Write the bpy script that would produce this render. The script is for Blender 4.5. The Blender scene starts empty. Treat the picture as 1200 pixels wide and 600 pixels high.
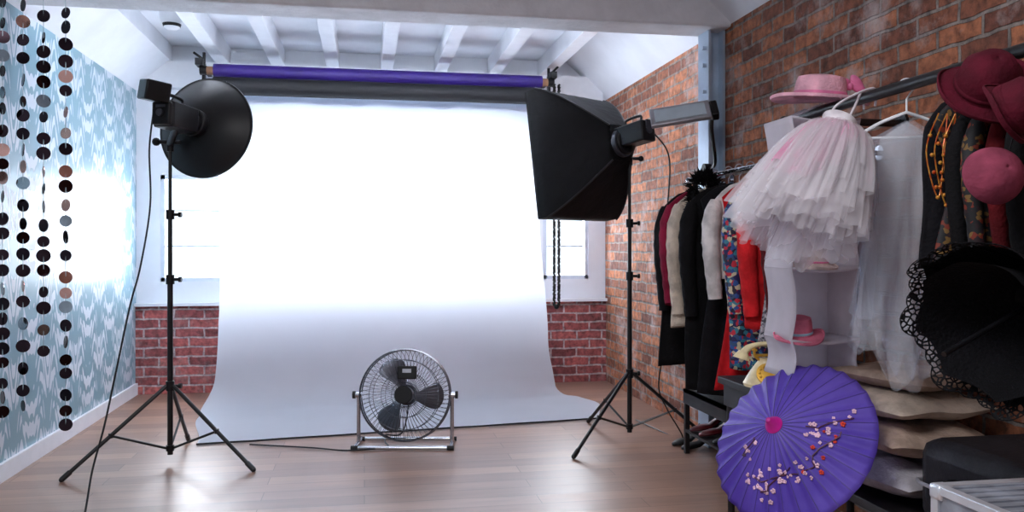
import bpy, bmesh, math, random
from mathutils import Vector, Matrix, Euler, noise
random.seed(7)
PI=math.pi
sc=bpy.context.scene
# ---------------------------------------------------------------- survey helpers
F=970.0; H=1.15; TH=math.atan(173/970.0); CT=math.cos(TH); ST=math.sin(TH)
def W(xc,d,z):                     # camera-relative metres -> world metres
    return Vector((xc*CT+d*ST, -xc*ST+d*CT, z))
def P(px,py,d):                    # measured photo point at known distance -> world metres
    return W((px-600)/F*d, d, H+(290-py)/F*d)
def D(xc,d,z):
    return Vector((xc*CT+d*ST, -xc*ST+d*CT, z)).normalized()
def lin(c):
    r=[]
    for v in c:
        v=v/255.0
        r.append(v/12.92 if v<=0.04045 else ((v+0.055)/1.055)**2.4)
    return (r[0],r[1],r[2],1)
# ---------------------------------------------------------------- materials
def newmat(name):
    m=bpy.data.materials.new(name); m.use_nodes=True
    nt=m.node_tree; nt.nodes.clear()
    out=nt.nodes.new('ShaderNodeOutputMaterial')
    return m,nt,out
def N(nt,t,**k):
    n=nt.nodes.new(t)
    for a,b in k.items(): setattr(n,a,b)
    return n
def sv(n,key,val): n.inputs[key].default_value=val
def mat(name,col,rough=.6,metal=0,var=.25,scale=12,bump=.0,bscale=60,sheer=0,transl=0,coat=0,col2=None,spec=.5,lace=0,edge=.12):
    m,nt,out=newmat(name)
    p=N(nt,'ShaderNodeBsdfPrincipled'); sv(p,'Roughness',rough); sv(p,'Metallic',metal); sv(p,'Coat Weight',coat)
    sv(p,'Specular IOR Level',spec)
    tc=N(nt,'ShaderNodeTexCoord'); no=N(nt,'ShaderNodeTexNoise'); sv(no,'Scale',scale); sv(no,'Detail',4)
    nt.links.new(tc.outputs['Object'],no.inputs['Vector'])
    r=N(nt,'ShaderNodeValToRGB'); c=lin(col)
    c2=lin(col2) if col2 else tuple(min(1,v*(1+var)) for v in c[:3])+(1,)
    c1=c if col2 else tuple(v*(1-var) for v in c[:3])+(1,)
    r.color_ramp.elements[0].color=c1; r.color_ramp.elements[0].position=.38
    r.color_ramp.elements[1].color=c2; r.color_ramp.elements[1].position=.62
    nt.links.new(no.outputs['Fac'],r.inputs['Fac']); nt.links.new(r.outputs['Color'],p.inputs['Base Color'])
    if bump:
        n2=N(nt,'ShaderNodeTexNoise'); sv(n2,'Scale',bscale); sv(n2,'Detail',5)
        nt.links.new(tc.outputs['Object'],n2.inputs['Vector'])
        b=N(nt,'ShaderNodeBump'); sv(b,'Strength',bump); sv(b,'Distance',.01)
        nt.links.new(n2.outputs['Fac'],b.inputs['Height']); nt.links.new(b.outputs['Normal'],p.inputs['Normal'])
    cur=p.outputs[0]
    if transl:
        t=N(nt,'ShaderNodeBsdfTranslucent'); nt.links.new(r.outputs['Color'],t.inputs['Color'])
        mx=N(nt,'ShaderNodeMixShader'); sv(mx,0,transl); nt.links.new(cur,mx.inputs[1]); nt.links.new(t.outputs[0],mx.inputs[2]); cur=mx.outputs[0]
    if sheer or lace:
        t=N(nt,'ShaderNodeBsdfTransparent'); mx=N(nt,'ShaderNodeMixShader'); sv(mx,0,sheer)
        if lace:
            vo=N(nt,'ShaderNodeTexVoronoi',feature='DISTANCE_TO_EDGE'); sv(vo,'Scale',lace); nt.links.new(tc.outputs['Object'],vo.inputs['Vector'])
            rr=N(nt,'ShaderNodeMath',operation='GREATER_THAN'); rr.inputs[1].default_value=edge
            nt.links.new(vo.outputs['Distance'],rr.inputs[0]); nt.links.new(rr.outputs[0],mx.inputs[0])
        nt.links.new(cur,mx.inputs[1]); nt.links.new(t.outputs[0],mx.inputs[2]); cur=mx.outputs[0]
    nt.links.new(cur,out.inputs['Surface'])
    return m
def brickmat(name,axis,c1,c2,mortar,wash):
    m,nt,out=newmat(name)
    p=N(nt,'ShaderNodeBsdfPrincipled'); sv(p,'Roughness',.85)
    tc=N(nt,'ShaderNodeTexCoord'); sp=N(nt,'ShaderNodeSeparateXYZ'); cb=N(nt,'ShaderNodeCombineXYZ')
    nt.links.new(tc.outputs['Object'],sp.inputs[0])
    nt.links.new(sp.outputs[axis],cb.inputs[0]); nt.links.new(sp.outputs['Z'],cb.inputs[1])
    nz=N(nt,'ShaderNodeTexNoise'); sv(nz,'Scale',9); sv(nz,'Detail',3)
    nt.links.new(tc.outputs['Object'],nz.inputs['Vector'])
    va=N(nt,'ShaderNodeVectorMath',operation='MULTIPLY_ADD'); va.inputs[1].default_value=(.022,.022,0)
    nt.links.new(nz.outputs['Color'],va.inputs[0]); nt.links.new(cb.outputs[0],va.inputs[2])
    b=N(nt,'ShaderNodeTexBrick'); sv(b,'Scale',1); sv(b,'Brick Width',.225); sv(b,'Row Height',.075); sv(b,'Mortar Size',.0085); sv(b,'Mortar Smooth',.35); sv(b,'Bias',-.1)
    sv(b,'Color1',lin(c1)); sv(b,'Color2',lin(c2)); sv(b,'Mortar',lin(mortar))
    nt.links.new(va.outputs[0],b.inputs['Vector'])
    n2=N(nt,'ShaderNodeTexNoise'); sv(n2,'Scale',3.2); sv(n2,'Detail',8); sv(n2,'Roughness',.7)
    nt.links.new(tc.outputs['Object'],n2.inputs['Vector'])
    r=N(nt,'ShaderNodeValToRGB'); r.color_ramp.elements[0].position=.52; r.color_ramp.elements[1].position=.74
    r.color_ramp.elements[1].color=(wash,wash,wash,1); r.color_ramp.elements[0].color=(0,0,0,1)
    nt.links.new(n2.outputs['Fac'],r.inputs['Fac'])
    n3=N(nt,'ShaderNodeTexNoise'); sv(n3,'Scale',24); sv(n3,'Detail',7); sv(n3,'Roughness',.65)
    nt.links.new(tc.outputs['Object'],n3.inputs['Vector'])
    r3=N(nt,'ShaderNodeValToRGB'); r3.color_ramp.elements[0].color=(.26,.26,.28,1); r3.color_ramp.elements[0].position=.32
    r3.color_ramp.elements[1].color=(1.28,1.22,1.15,1); r3.color_ramp.elements[1].position=.62
    nt.links.new(n3.outputs['Fac'],r3.inputs['Fac'])
    mu=N(nt,'ShaderNodeMixRGB',blend_type='MULTIPLY'); sv(mu,0,.85)
    nt.links.new(b.outputs['Color'],mu.inputs[1]); nt.links.new(r3.outputs[0],mu.inputs[2])
    mx=N(nt,'ShaderNodeMixRGB'); nt.links.new(r.outputs[0],mx.inputs[0]); nt.links.new(mu.outputs[0],mx.inputs[1]); sv(mx,2,lin((205,190,186)))
    nt.links.new(mx.outputs[0],p.inputs['Base Color'])
    bp=N(nt,'ShaderNodeBump'); sv(bp,'Strength',.9); sv(bp,'Distance',.02); bp.invert=True
    ad=N(nt,'ShaderNodeMath',operation='MULTIPLY_ADD'); sv(ad,1,-.4)
    nt.links.new(n3.outputs['Fac'],ad.inputs[0]); nt.links.new(b.outputs['Fac'],ad.inputs[2])
    nt.links.new(ad.outputs[0],bp.inputs['Height']); nt.links.new(bp.outputs[0],p.inputs['Normal'])
    nt.links.new(p.outputs[0],out.inputs[0])
    return m
def wallpaper():
    m,nt,out=newmat('damask_wallpaper')
    p=N(nt,'ShaderNodeBsdfPrincipled')
    tc=N(nt,'ShaderNodeTexCoord'); sp=N(nt,'ShaderNodeSeparateXYZ'); nt.links.new(tc.outputs['Object'],sp.inputs[0])
    def M(op,a,b=None,c=None):
        n=N(nt,'ShaderNodeMath',operation=op)
        for i,v in enumerate((a,b,c)):
            if v is None: continue
            if isinstance(v,(int,float)): n.inputs[i].default_value=v
            else: nt.links.new(v,n.inputs[i])
        return n.outputs[0]
    u=M('MULTIPLY',sp.outputs['Y'],2*PI/.46); v=M('MULTIPLY',sp.outputs['Z'],2*PI/.44)
    s1=M('MULTIPLY',M('COSINE',u),M('COSINE',v))
    w=M('ADD',v,M('MULTIPLY',M('COSINE',M('MULTIPLY',u,2)),1.4))
    s2=M('MULTIPLY',M('COSINE',M('MULTIPLY',u,5)),M('SINE',M('MULTIPLY',w,3)))
    s3=M('COSINE',M('ADD',M('MULTIPLY',w,4),M('MULTIPLY',M('COSINE',M('MULTIPLY',u,3)),3)))
    nz=N(nt,'ShaderNodeTexNoise'); sv(nz,'Scale',16); sv(nz,'Detail',3); nt.links.new(tc.outputs['Object'],nz.inputs['Vector'])
    t=M('ADD',M('ADD',M('MULTIPLY',s1,.6),M('MULTIPLY',s2,.6)),M('MULTIPLY',s3,.45))
    t=M('ADD',t,M('MULTIPLY_ADD',nz.outputs['Fac'],1.2,-.6))
    r=N(nt,'ShaderNodeValToRGB'); r.color_ramp.elements[0].position=.16; r.color_ramp.elements[1].position=.28
    nt.links.new(t,r.inputs[0])
    mx=N(nt,'ShaderNodeMixRGB'); nt.links.new(r.outputs[0],mx.inputs[0]); sv(mx,1,lin((128,164,178))); sv(mx,2,lin((212,220,228)))
    nt.links.new(mx.outputs[0],p.inputs['Base Color'])
    rr=M('MULTIPLY_ADD',r.outputs[0],.16,.34); nt.links.new(rr,p.inputs['Roughness'])
    nt.links.new(p.outputs[0],out.inputs[0]); return m
def floormat():
    m,nt,out=newmat('laminate_planks')
    p=N(nt,'ShaderNodeBsdfPrincipled'); sv(p,'Specular IOR Level',.75)
    tc=N(nt,'ShaderNodeTexCoord')
    b=N(nt,'ShaderNodeTexBrick'); sv(b,'Scale',1); sv(b,'Brick Width',1.25); sv(b,'Row Height',.13); sv(b,'Mortar Size',.0018); sv(b,'Mortar Smooth',.3)
    b.offset=.37
    sv(b,'Color1',lin((164,128,108))); sv(b,'Color2',lin((134,102,86))); sv(b,'Mortar',lin((80,60,54)))
    nt.links.new(tc.outputs['Object'],b.inputs['Vector'])
    mp=N(nt,'ShaderNodeMapping'); mp.inputs['Scale'].default_value=(1.6,12,1); nt.links.new(tc.outputs['Object'],mp.inputs[0])
    n=N(nt,'ShaderNodeTexNoise'); sv(n,'Scale',1.6); sv(n,'Detail',6); sv(n,'Roughness',.6); nt.links.new(mp.outputs[0],n.inputs['Vector'])
    r=N(nt,'ShaderNodeValToRGB'); r.color_ramp.elements[0].position=.3; r.color_ramp.elements[0].color=(.74,.72,.70,1); r.color_ramp.elements[1].position=.7; r.color_ramp.elements[1].color=(1.12,1.1,1.1,1)
    nt.links.new(n.outputs['Fac'],r.inputs[0])
    mu=N(nt,'ShaderNodeMixRGB',blend_type='MULTIPLY'); sv(mu,0,.9); nt.links.new(b.outputs['Color'],mu.inputs[1]); nt.links.new(r.outputs[0],mu.inputs[2])
    nt.links.new(mu.outputs[0],p.inputs['Base Color'])
    rr=N(nt,'ShaderNodeMapRange'); sv(rr,'To Min',.32); sv(rr,'To Max',.42); nt.links.new(n.outputs['Fac'],rr.inputs[0]); nt.links.new(rr.outputs[0],p.inputs['Roughness'])
    bp=N(nt,'ShaderNodeBump'); sv(bp,'Strength',.2); sv(bp,'Distance',.003); bp.invert=True; nt.links.new(b.outputs['Fac'],bp.inputs['Height']); nt.links.new(bp.outputs[0],p.inputs['Normal'])
    nt.links.new(p.outputs[0],out.inputs[0]); return m
def printmat(name,cols,scale=18):
    m,nt,out=newmat(name); p=N(nt,'ShaderNodeBsdfPrincipled'); sv(p,'Roughness',.7)
    tc=N(nt,'ShaderNodeTexCoord'); nz=N(nt,'ShaderNodeTexNoise'); sv(nz,'Scale',scale*.6); nt.links.new(tc.outputs['Object'],nz.inputs['Vector'])
    va=N(nt,'ShaderNodeVectorMath',operation='MULTIPLY_ADD'); va.inputs[1].default_value=(1.2/scale,)*3
    nt.links.new(nz.outputs['Color'],va.inputs[0]); nt.links.new(tc.outputs['Object'],va.inputs[2])
    v=N(nt,'ShaderNodeTexVoronoi'); sv(v,'Scale',scale); nt.links.new(va.outputs[0],v.inputs['Vector'])
    r=N(nt,'ShaderNodeValToRGB'); r.color_ramp.interpolation='CONSTANT'
    e=r.color_ramp.elements
    for i,c in enumerate(cols):
        if i<2: x=e[i]; x.position=i/len(cols)
        else: x=e.new(i/len(cols))
        x.color=lin(c)
    s=N(nt,'ShaderNodeSeparateColor'); nt.links.new(v.outputs['Color'],s.inputs[0]); nt.links.new(s.outputs[0],r.inputs[0])
    nt.links.new(r.outputs[0],p.inputs['Base Color']); nt.links.new(p.outputs[0],out.inputs[0]); return m
MT={}
MT['white']=mat('white_plaster',(238,241,247),.8,var=.03,scale=4,bump=.05,bscale=40)
MT['beam']=mat('painted_concrete',(238,240,245),.85,var=.06,scale=7,bump=.5,bscale=30)
MT['trim']=mat('white_gloss_paint',(240,242,247),.4,var=.02)
MT['winframe']=mat('window_frame_paint',(222,230,242),.5,var=.04)
MT['brickR']=brickmat('brick_right','Y',(184,116,80),(104,62,52),(140,130,124),.8)
MT['brickB']=brickmat('brick_back','X',(184,100,98),(124,66,70),(196,180,184),.4)
MT['paper']=wallpaper(); MT['floor']=floormat()
MT['black']=mat('black_plastic',(14,14,17),.42,var=.3,spec=.35)
MT['blackmetal']=mat('black_metal_tube',(12,12,15),.35,var=.2)
MT['blackcloth']=mat('black_nylon',(8,8,11),.7,var=.3,bump=.5,bscale=18,spec=.2)
MT['chrome']=mat('chrome',(205,208,215),.16,metal=1,var=.05)
MT['steel']=mat('brushed_steel',(176,178,186),.4,metal=.6,var=.1)
MT['backdrop']=mat('white_backdrop_paper',(228,233,243),.8,var=.015,scale=2,transl=.5)
MT['core']=mat('cardboard_core',(150,110,80),.8)
MT['purple']=mat('purple_paper',(40,12,104),.6,var=.1)
MT['blackpaper']=mat('black_paper',(16,16,22),.7,var=.1)
# ---------------------------------------------------------------- builder
ORG={}
class B:
    def __init__(s): s.bm=bmesh.new(); s.mi=0
    def _new(s,vs):
        for v in vs:
            for f in v.link_faces: f.material_index=s.mi
    def box(s,c,sz,rot=None,R=None):
        m=Matrix.Translation(Vector(c))
        if R is not None: m=m@R.to_4x4()
        elif rot: m=m@Euler(rot).to_matrix().to_4x4()
        m=m@Matrix.Diagonal((sz[0],sz[1],sz[2],1))
        r=bmesh.ops.create_cube(s.bm,size=1,matrix=m); s._new(r['verts']); return r['verts']
    def cyl(s,a,b,r,r2=None,seg=16):
        a=Vector(a); b=Vector(b); d=b-a
        m=Matrix.Translation((a+b)/2)@d.to_track_quat('Z','Y').to_matrix().to_4x4()
        q=bmesh.ops.create_cone(s.bm,cap_ends=True,segments=seg,radius1=r,radius2=(r if r2 is None else r2),depth=d.length,matrix=m); s._new(q['verts'])
    def sph(s,c,r,sc_=(1,1,1),seg=16,R=None):
        m=Matrix.Translation(Vector(c))
        if R is not None: m=m@R.to_4x4()
        m=m@Matrix.Diagonal((sc_[0],sc_[1],sc_[2],1))
        q=bmesh.ops.create_uvsphere(s.bm,u_segments=seg,v_segments=max(6,seg//2),radius=r,matrix=m); s._new(q['verts'])
    def tube(s,pts,r,seg=8,closed=False):
        pts=[Vector(p) for p in pts]; n=len(pts); rings=[]; up=None
        for i,p in enumerate(pts):
            if closed: t=pts[(i+1)%n]-pts[i-1]
            else: t=pts[min(i+1,n-1)]-pts[max(i-1,0)]
            t.normalize()
            if up is None:
                up=Vector((0,0,1)) if abs(t.z)<.9 else Vector((1,0,0))
            x=up-t*up.dot(t)
            if x.length<1e-5: x=Vector((1,0,0))-t*t.x
            x.normalize(); up=x; y=t.cross(x)
            rr=r(i/(n-1)) if callable(r) else r
            rings.append([s.bm.verts.new(p+(x*math.cos(2*PI*k/seg)+y*math.sin(2*PI*k/seg))*rr) for k in range(seg)])
        m=n if closed else n-1
        for i in range(m):
            A=rings[i]; C=rings[(i+1)%n]
            for k in range(seg):
                f=s.bm.faces.new((A[k],A[(k+1)%seg],C[(k+1)%seg],C[k])); f.material_index=s.mi
        if not closed:
            for A,fl in((rings[0],1),(rings[-1],0)):
                f=s.bm.faces.new(A[::-1] if fl else A); f.material_index=s.mi
    def grid(s,f,nu,nv,cu=False):
        V=[[s.bm.verts.new(f(i/nu,j/nv)) for j in range(nv+1)] for i in range(nu if cu else nu+1)]
        for i in range(nu):
            for j in range(nv):
                a=V[i]; b=V[(i+1)%len(V)]
                q=s.bm.faces.new((a[j],b[j],b[j+1],a[j+1])); q.material_index=s.mi
        return V
    def lathe(s,prof,o,ax,seg=32,wob=None):
        R=Vector(ax).normalized().to_track_quat('Z','Y').to_matrix(); o=Vector(o); n=len(prof)-1
        def f(u,v):
            r,z=prof[round(v*n)]; a=2*PI*u
            if wob: dz=wob(a,v); 
            else: dz=0
            return o+R@Vector((r*math.cos(a),r*math.sin(a),z+dz))
        s.grid(f,seg,n,True)
    def poly(s,pts):
        f=s.bm.faces.new([s.bm.verts.new(Vector(p)) for p in pts]); f.material_index=s.mi
def fin(b,name,mats,parent=None,base=None,smooth=True,thick=0,bevel=0,sub=0,**props):
    if not isinstance(mats,(list,tuple)): mats=[mats]
    o=Vector(base) if base is not None else (ORG[parent.name] if parent else Vector((0,0,0)))
    bmesh.ops.remove_doubles(b.bm,verts=b.bm.verts,dist=1e-5)
    bmesh.ops.translate(b.bm,verts=b.bm.verts,vec=-o)
    bmesh.ops.recalc_face_normals(b.bm,faces=b.bm.faces)
    me=bpy.data.meshes.new(name); b.bm.to_mesh(me); b.bm.free()
    for m in mats: me.materials.append(MT[m] if isinstance(m,str) else m)
    ob=bpy.data.objects.new(name,me); sc.collection.objects.link(ob)
    if smooth:
        for p in me.polygons: p.use_smooth=True
        try: me.set_sharp_from_angle(angle=math.radians(sub or 40))
        except Exception: pass
    if parent: ob.parent=parent
    else: ob.location=o
    ORG[ob.name]=o
    if thick:
        k=ob.modifiers.new('s','SOLIDIFY'); k.thickness=thick; k.offset=0
    if bevel:
        k=ob.modifiers.new('b','BEVEL'); k.width=bevel; k.segments=2; k.limit_method='ANGLE'
    for k,v in props.items(): ob[k]=v
    return ob
def empty(name,base,**props):
    e=bpy.data.objects.new(name,None); e.empty_display_size=.1; e.location=Vector(base); sc.collection.objects.link(e)
    ORG[e.name]=Vector(base)
    for k,v in props.items(): e[k]=v
    return e
def sm(pts,n=8):   # catmull-rom
    pts=[Vector(p) for p in pts]; out=[]
    for i in range(len(pts)-1):
        a=pts[max(i-1,0)]; b=pts[i]; c=pts[i+1]; d=pts[min(i+2,len(pts)-1)]
        for k in range(n):
            t=k/n
            out.append(.5*((2*b)+(c-a)*t+(2*a-5*b+4*c-d)*t*t+(3*b-a-3*c+d)*t**3))
    out.append(pts[-1]); return out
# ================================================================ ROOM
XL=-1.76; XR=2.05; YB=6.9; YF=-1.3; ZC=2.74
def slab(name,c,sz,m,**k):
    b=B(); b.box(c,sz); return fin(b,name,m,smooth=False,kind='structure',**k)
slab('floor',((XL+XR)/2,(YB+YF)/2,-.05),(XR-XL+.4,YB-YF+.4,.1),'floor')
slab('ceiling',((XL+XR)/2,(YB+YF)/2,ZC+.05),(XR-XL+.4,YB-YF+.4,.1),'white')
slab('wall_left',(XL-.1,(YB+YF)/2,ZC/2),(.2,YB-YF,ZC),'paper')
slab('wall_right',(XR+.1,(YB+YF)/2,ZC/2),(.2,YB-YF,ZC),'brickR')
slab('wall_front',((XL+XR)/2,YF-.1,ZC/2),(XR-XL,.2,ZC),'white')
# back wall with window openings
wins=[(-1.58,-1.08,.88,1.72),(-.92,1.36,.84,2.08),(1.5,1.9,.88,1.72)]
b=B(); x0=XL; zs=.69
xs=[XL]+[v for w in wins for v in (w[0],w[1])]+[XR]
for i in range(len(xs)-1):
    a,c=xs[i],xs[i+1]
    if i%2==0: b.box(((a+c)/2,YB+.1,(zs+ZC)/2),(c-a,.2,ZC-zs))
    else:
        w=wins[i//2]
        b.box(((a+c)/2,YB+.1,(zs+w[2])/2),(c-a,.2,w[2]-zs)); b.box(((a+c)/2,YB+.1,(w[3]+ZC)/2),(c-a,.2,ZC-w[3]))
fin(b,'wall_back','white',smooth=False,kind='structure')
slab('wall_back_lower',((XL+XR)/2,YB+.09,zs/2),(XR-XL,.22,zs),'brickB')
slab('trim_1',((XL+XR)/2,YB-.03,zs+.012),(XR-XL,.07,.024),'trim')
for i,w in enumerate(wins):
    b=B(); t=.032; yy=YB+.03
    for x in (w[0]+t/2,w[1]-t/2): b.box((x,yy,(w[2]+w[3])/2),(t,.05,w[3]-w[2]))
    for z in (w[2]+t/2,w[3]-t/2): b.box(((w[0]+w[1])/2,yy,z),(w[1]-w[0],.05,t))
    if i!=1:
        n=3
        for k in range(1,n): b.box(((w[0]+w[1])/2,yy,w[2]+(w[3]-w[2])*k/n),(w[1]-w[0]-.06,.03,.012))
    fin(b,'window_%d'%(i+1),'winframe',smooth=False,kind='structure')
slab('baseboard_left',(XL+.009,(YB+YF)/2,.045),(.018,YB-YF,.09),'trim')
# sloped ceiling margins
for nm,a,c in (('trim_2',(XL,2.38),(XL+.27,2.61)),('trim_3',(XR,2.42),(XR-.35,ZC))):
    b=B(); top=ZC
    pr=[a,c,(c[0],top),(a[0],top)] if c[1]<top-.01 else [a,c,(a[0],top)]
    V=[[b.bm.verts.new((x,y,z)) for x,z in pr] for y in (YF,YB)]
    n=len(pr)
    for k in range(n): b.bm.faces.new((V[0][k],V[0][(k+1)%n],V[1][(k+1)%n],V[1][k]))
    b.bm.faces.new(V[0]); b.bm.faces.new(V[1][::-1])
    fin(b,nm,'white',smooth=False,kind='structure')
# joists
for i,x in enumerate((-1.10,-.68,-.25,.18,.62,1.07,1.5)):
    b=B(); b.box((x,(4.65+YB)/2,ZC-.07),(.1,YB-4.65,.14)); fin(b,'trim_%d'%(i+4),'trim',smooth=False,bevel=.004,kind='structure')
slab('trim_11',((XL+XR)/2,YB-.05,2.5),(XR-XL-.1,.1,.2),'trim')
b=B(); b.box(((XL+XR)/2,4.525,2.57),(XR-XL,.25,.34)); fin(b,'trim_12','beam',smooth=False,bevel=.012,kind='structure')
MT['bluesteel']=mat('pale_painted_steel',(186,204,222),.35,metal=.3,var=.12,scale=5)
b=B(); b.box((XR-.05,4.55,1.2),(.1,.016,2.4)); b.box((XR-.1,4.55,1.2),(.014,.15,2.4)); b.box((XR-.012,4.55,1.2),(.014,.15,2.4))
for z in (2.3,2.2,2.05,1.9): b.cyl((XR-.13,4.51,z),(XR-.1,4.51,z),.012,seg=6)
fin(b,'trim_13','bluesteel',smooth=False,kind='structure')
# smoke detector
b=B(); p=Vector((-1.27,5.86,0)); zt=ZC-.003
b.lathe([(0,-.13),(.03,-.128),(.052,-.112),(.058,-.088),(.07,-.08),(.08,-.05),(.08,0),(0,0)],(p.x,p.y,zt),(0,0,1),28)
o=fin(b,'smoke_detector','trim',base=(p.x,p.y,zt),label='round white smoke detector fixed to the ceiling beside a joist',category='smoke detector')
b=B(); b.lathe([(.0535,-.110),(.0592,-.090)],(p.x,p.y,zt),(0,0,1),28)
fin(b,'vent_ring','black',parent=o,thick=.002)
# ================================================================ BACKDROP
def roll(nm,z,y,r,m,xl,xr,label):
    b=B(); b.cyl((xl,y,z),(xr,y,z),r,seg=32)
    o=fin(b,nm,m,base=((xl+xr)/2,y,z),label=label,category='backdrop roll')
    b=B(); b.cyl((xl-.05,y,z),(xr+.05,y,z),r*.6,seg=20); fin(b,'roll_core','core',parent=o)
    return o
roll('backdrop_roll',2.475,6.50,.052,'purple',-1.11,1.40,'purple seamless paper roll on the upper hooks')
roll('backdrop_roll',2.35,6.43,.066,'blackpaper',-1.10,1.38,'black seamless paper roll under the purple one')
bd=empty('paper_backdrop',(.2,6.0,0),label='white seamless paper backdrop sweeping from its roll onto the floor',category='photo backdrop')
b=B(); b.cyl((-1.1,6.6,2.27),(1.38,6.6,2.27),.045,seg=28); fin(b,'paper_roll','backdrop',parent=bd)
def lerp(a,b,t): return a+(b-a)*t
def itp(tab,s):
    for (a,va),(c,vc) in zip(tab,tab[1:]):
        if s<=c:
            t=(s-a)/(c-a); t=t*t*(3-2*t); return va+(vc-va)*t
    return tab[-1][1]
prof=[]
for k in range(30): t=k/29; prof.append((lerp(6.555,6.44,t),lerp(2.27,.42,t)))
for k in range(1,15): a=k/14*PI/2; prof.append((6.44-.42*(1-math.cos(a)),.42-.416*math.sin(a)))
for k in range(1,15): prof.append((lerp(6.02,5.05,k/14),.004))
npf=len(prof)-1
LE=[(0,-1.09),(.35,-1.06),(.6,-1.08),(.72,-1.13),(.8,-1.1),(1,-.96)]
RE=[(0,1.34),(.25,1.38),(.5,1.44),(.66,1.47),(.8,1.60),(.9,1.66),(1,1.56)]
def sheet(u,v):
    y,z=prof[round(v*npf)]
    x=lerp(itp(LE,v),itp(RE,v),u)
    if v>.6: y+=u*.30*min(1,(v-.6)/.3)
    fall=max(0,1-v/.6)
    y+=.006*math.sin(u*21+v*3)*(1-v)+.004*math.sin(u*47)*fall
    if v>.72: z+=.006*abs(math.sin(u*17+1))*(v-.72)/.28*(1 if v<.99 else .3)+(max(0,u-.9)*.25*math.sin((v-.72)/.28*PI))
    return Vector((x,y,z))
b=B(); b.grid(sheet,60,npf); sh=fin(b,'backdrop_sheet','backdrop',parent=bd)
b=B(); b.tube([sheet(k/40,1)+Vector((0,-.006,.004)) for k in range(41)],.0055,6); fin(b,'underside_line','black',parent=bd)  # dark line added along the front edge, standing for the sheet's shaded underside
for sx,x in ((-1,-1.19),(1,1.47)):
    b=B()
    b.box((x,6.55,2.36),(.02,.06,.36)); b.box((x,6.72,2.5),(.03,.37,.03)); b.cyl((x,6.55,2.5),(x-sx*.0,6.55,2.62),.012)
    for z,y in((2.475,6.50),(2.35,6.43),(2.27,6.6)):
        b.cyl((x-.02,y,z),(x+.03,y,z),.035 if z>2.4 else .03,seg=20); b.box((x,(y+6.55)/2,z),(.018,abs(y-6.55)+.05,.03))
    b.box((x+.02*sx,6.5,2.53),(.05,.12,.05)); b.cyl((x+.01,6.47,2.55),(x+.06*sx,6.47,2.60),.009)
    o=fin(b,'roll_bracket','black',base=(x,6.55,2.36),bevel=.002,label='black wall bracket with hooks and sprockets holding paper rolls',category='wall bracket',group='backdrop roll brackets')
# pull chain
b=B(); cx=1.505
for s in (-.019,.019):
    for k in range(110):
        z=2.44-k*.016
        b.box((cx+s,6.42,z),(.020,.020,.013),rot=(0,.6 if k%2 else -.6,k*.7))
b.tube([(cx-.019,6.42,2.45),(cx-.019,6.42,.70),(cx,6.42,.685),(cx+.019,6.42,.70),(cx+.019,6.42,2.45)],.004,5)
b.sph((cx,6.42,.68),.022)
fin(b,'pull_chain','black',base=(cx,6.42,2.45),label='black bead pull chain hanging from the backdrop bracket',category='chain')
# ================================================================ STUDIO LIGHTS
def stand(root,c,feet,zh,ztop):
    b=B(); g=Vector((c.x,c.y,0))
    b.cyl(g+Vector((0,0,.05)),g+Vector((0,0,.98)),.0145); b.cyl(g+Vector((0,0,.95)),g+Vector((0,0,ztop*.78)),.0115); b.cyl(g+Vector((0,0,ztop*.76)),g+Vector((0,0,ztop)),.009)
    fin(b,'pole','blackmetal',parent=root)
    for z in (zh,.98,ztop*.77):
        b=B(); b.cyl(g+Vector((0,0,z-.025)),g+Vector((0,0,z+.025)),.022); b.cyl(g+Vector((0,0,z)),g+Vector((.045,-.01,z)),.008); b.cyl(g+Vector((.045,-.01,z-.0)),g+Vector((.06,-.012,z)),.014,seg=8)
        fin(b,'locking_collar','black',parent=root)
    b=B(); b.cyl(g+Vector((0,0,.07)),g+Vector((0,0,.10)),.021)
    fin(b,'brace_hub','black',parent=root)
    for f in feet:
        f=Vector((f.x,f.y,.012)); d=(f-g).normalized(); h=g+Vector((0,0,zh))+d*.02
        b=B(); b.cyl(h,f,.0105,seg=12); b.cyl(f-(f-h).normalized()*.05,f,.014,seg=12); b.sph(f,.013,seg=10)
        fin(b,'leg','blackmetal',parent=root)
        m=h.lerp(f,.55); b=B(); b.cyl(g+Vector((0,0,.085))+d*.018,m,.0065,seg=8); b.cyl(m-Vector((0,0,.012)),m+Vector((0,0,.012)),.012,seg=8)
        fin(b,'brace','blackmetal',parent=root)
# beauty dish light
c1=W(-1.817,4.40,0)
L1=empty('studio_light',c1,label='black strobe with round beauty dish on a tripod light stand',category='studio light')
stand(L1,c1,[W(-2.207,4.055,0),W(-1.324,4.24,0),W(-1.92,4.91,0)],.415,1.72)
ax=D(.20,.96,-.10)
rimc=P(241,150,4.50); apex=rimc-ax*.085
R=ax.to_track_quat('Z','Y').to_matrix()
b=B(); b.lathe([(.065,-.02),(.068,.0),(.10,.006),(.15,.020),(.20,.042),(.245,.068),(.262,.080),(.266,.082),(.276,.082),(.277,.092),(.262,.094),(.24,.074),(.2,.05),(.15,.028),(.10,.014),(.06,.008)],apex,ax,64)
fin(b,'beauty_dish',mat('dish_black_enamel',(11,11,14),.42,var=.1,spec=.4),parent=L1)
hd=B(); up=R@Vector((0,1,0))
u=up if up.z>0 else -up
hc=P(207,138,4.24); hax=(apex-hc).normalized(); Rd=hax.to_track_quat('Z','Y').to_matrix()
hd.cyl(apex-ax*.05,apex-ax*.0,.075,seg=28); hd.box(hc,(.115,.13,.22),R=Rd)
hd.cyl(hc,apex,.055,seg=20)
hd.box(hc-hax*.12,(.10,.115,.03),R=Rd)
head=fin(hd,'strobe_head','black',parent=L1,bevel=.008)
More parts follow.
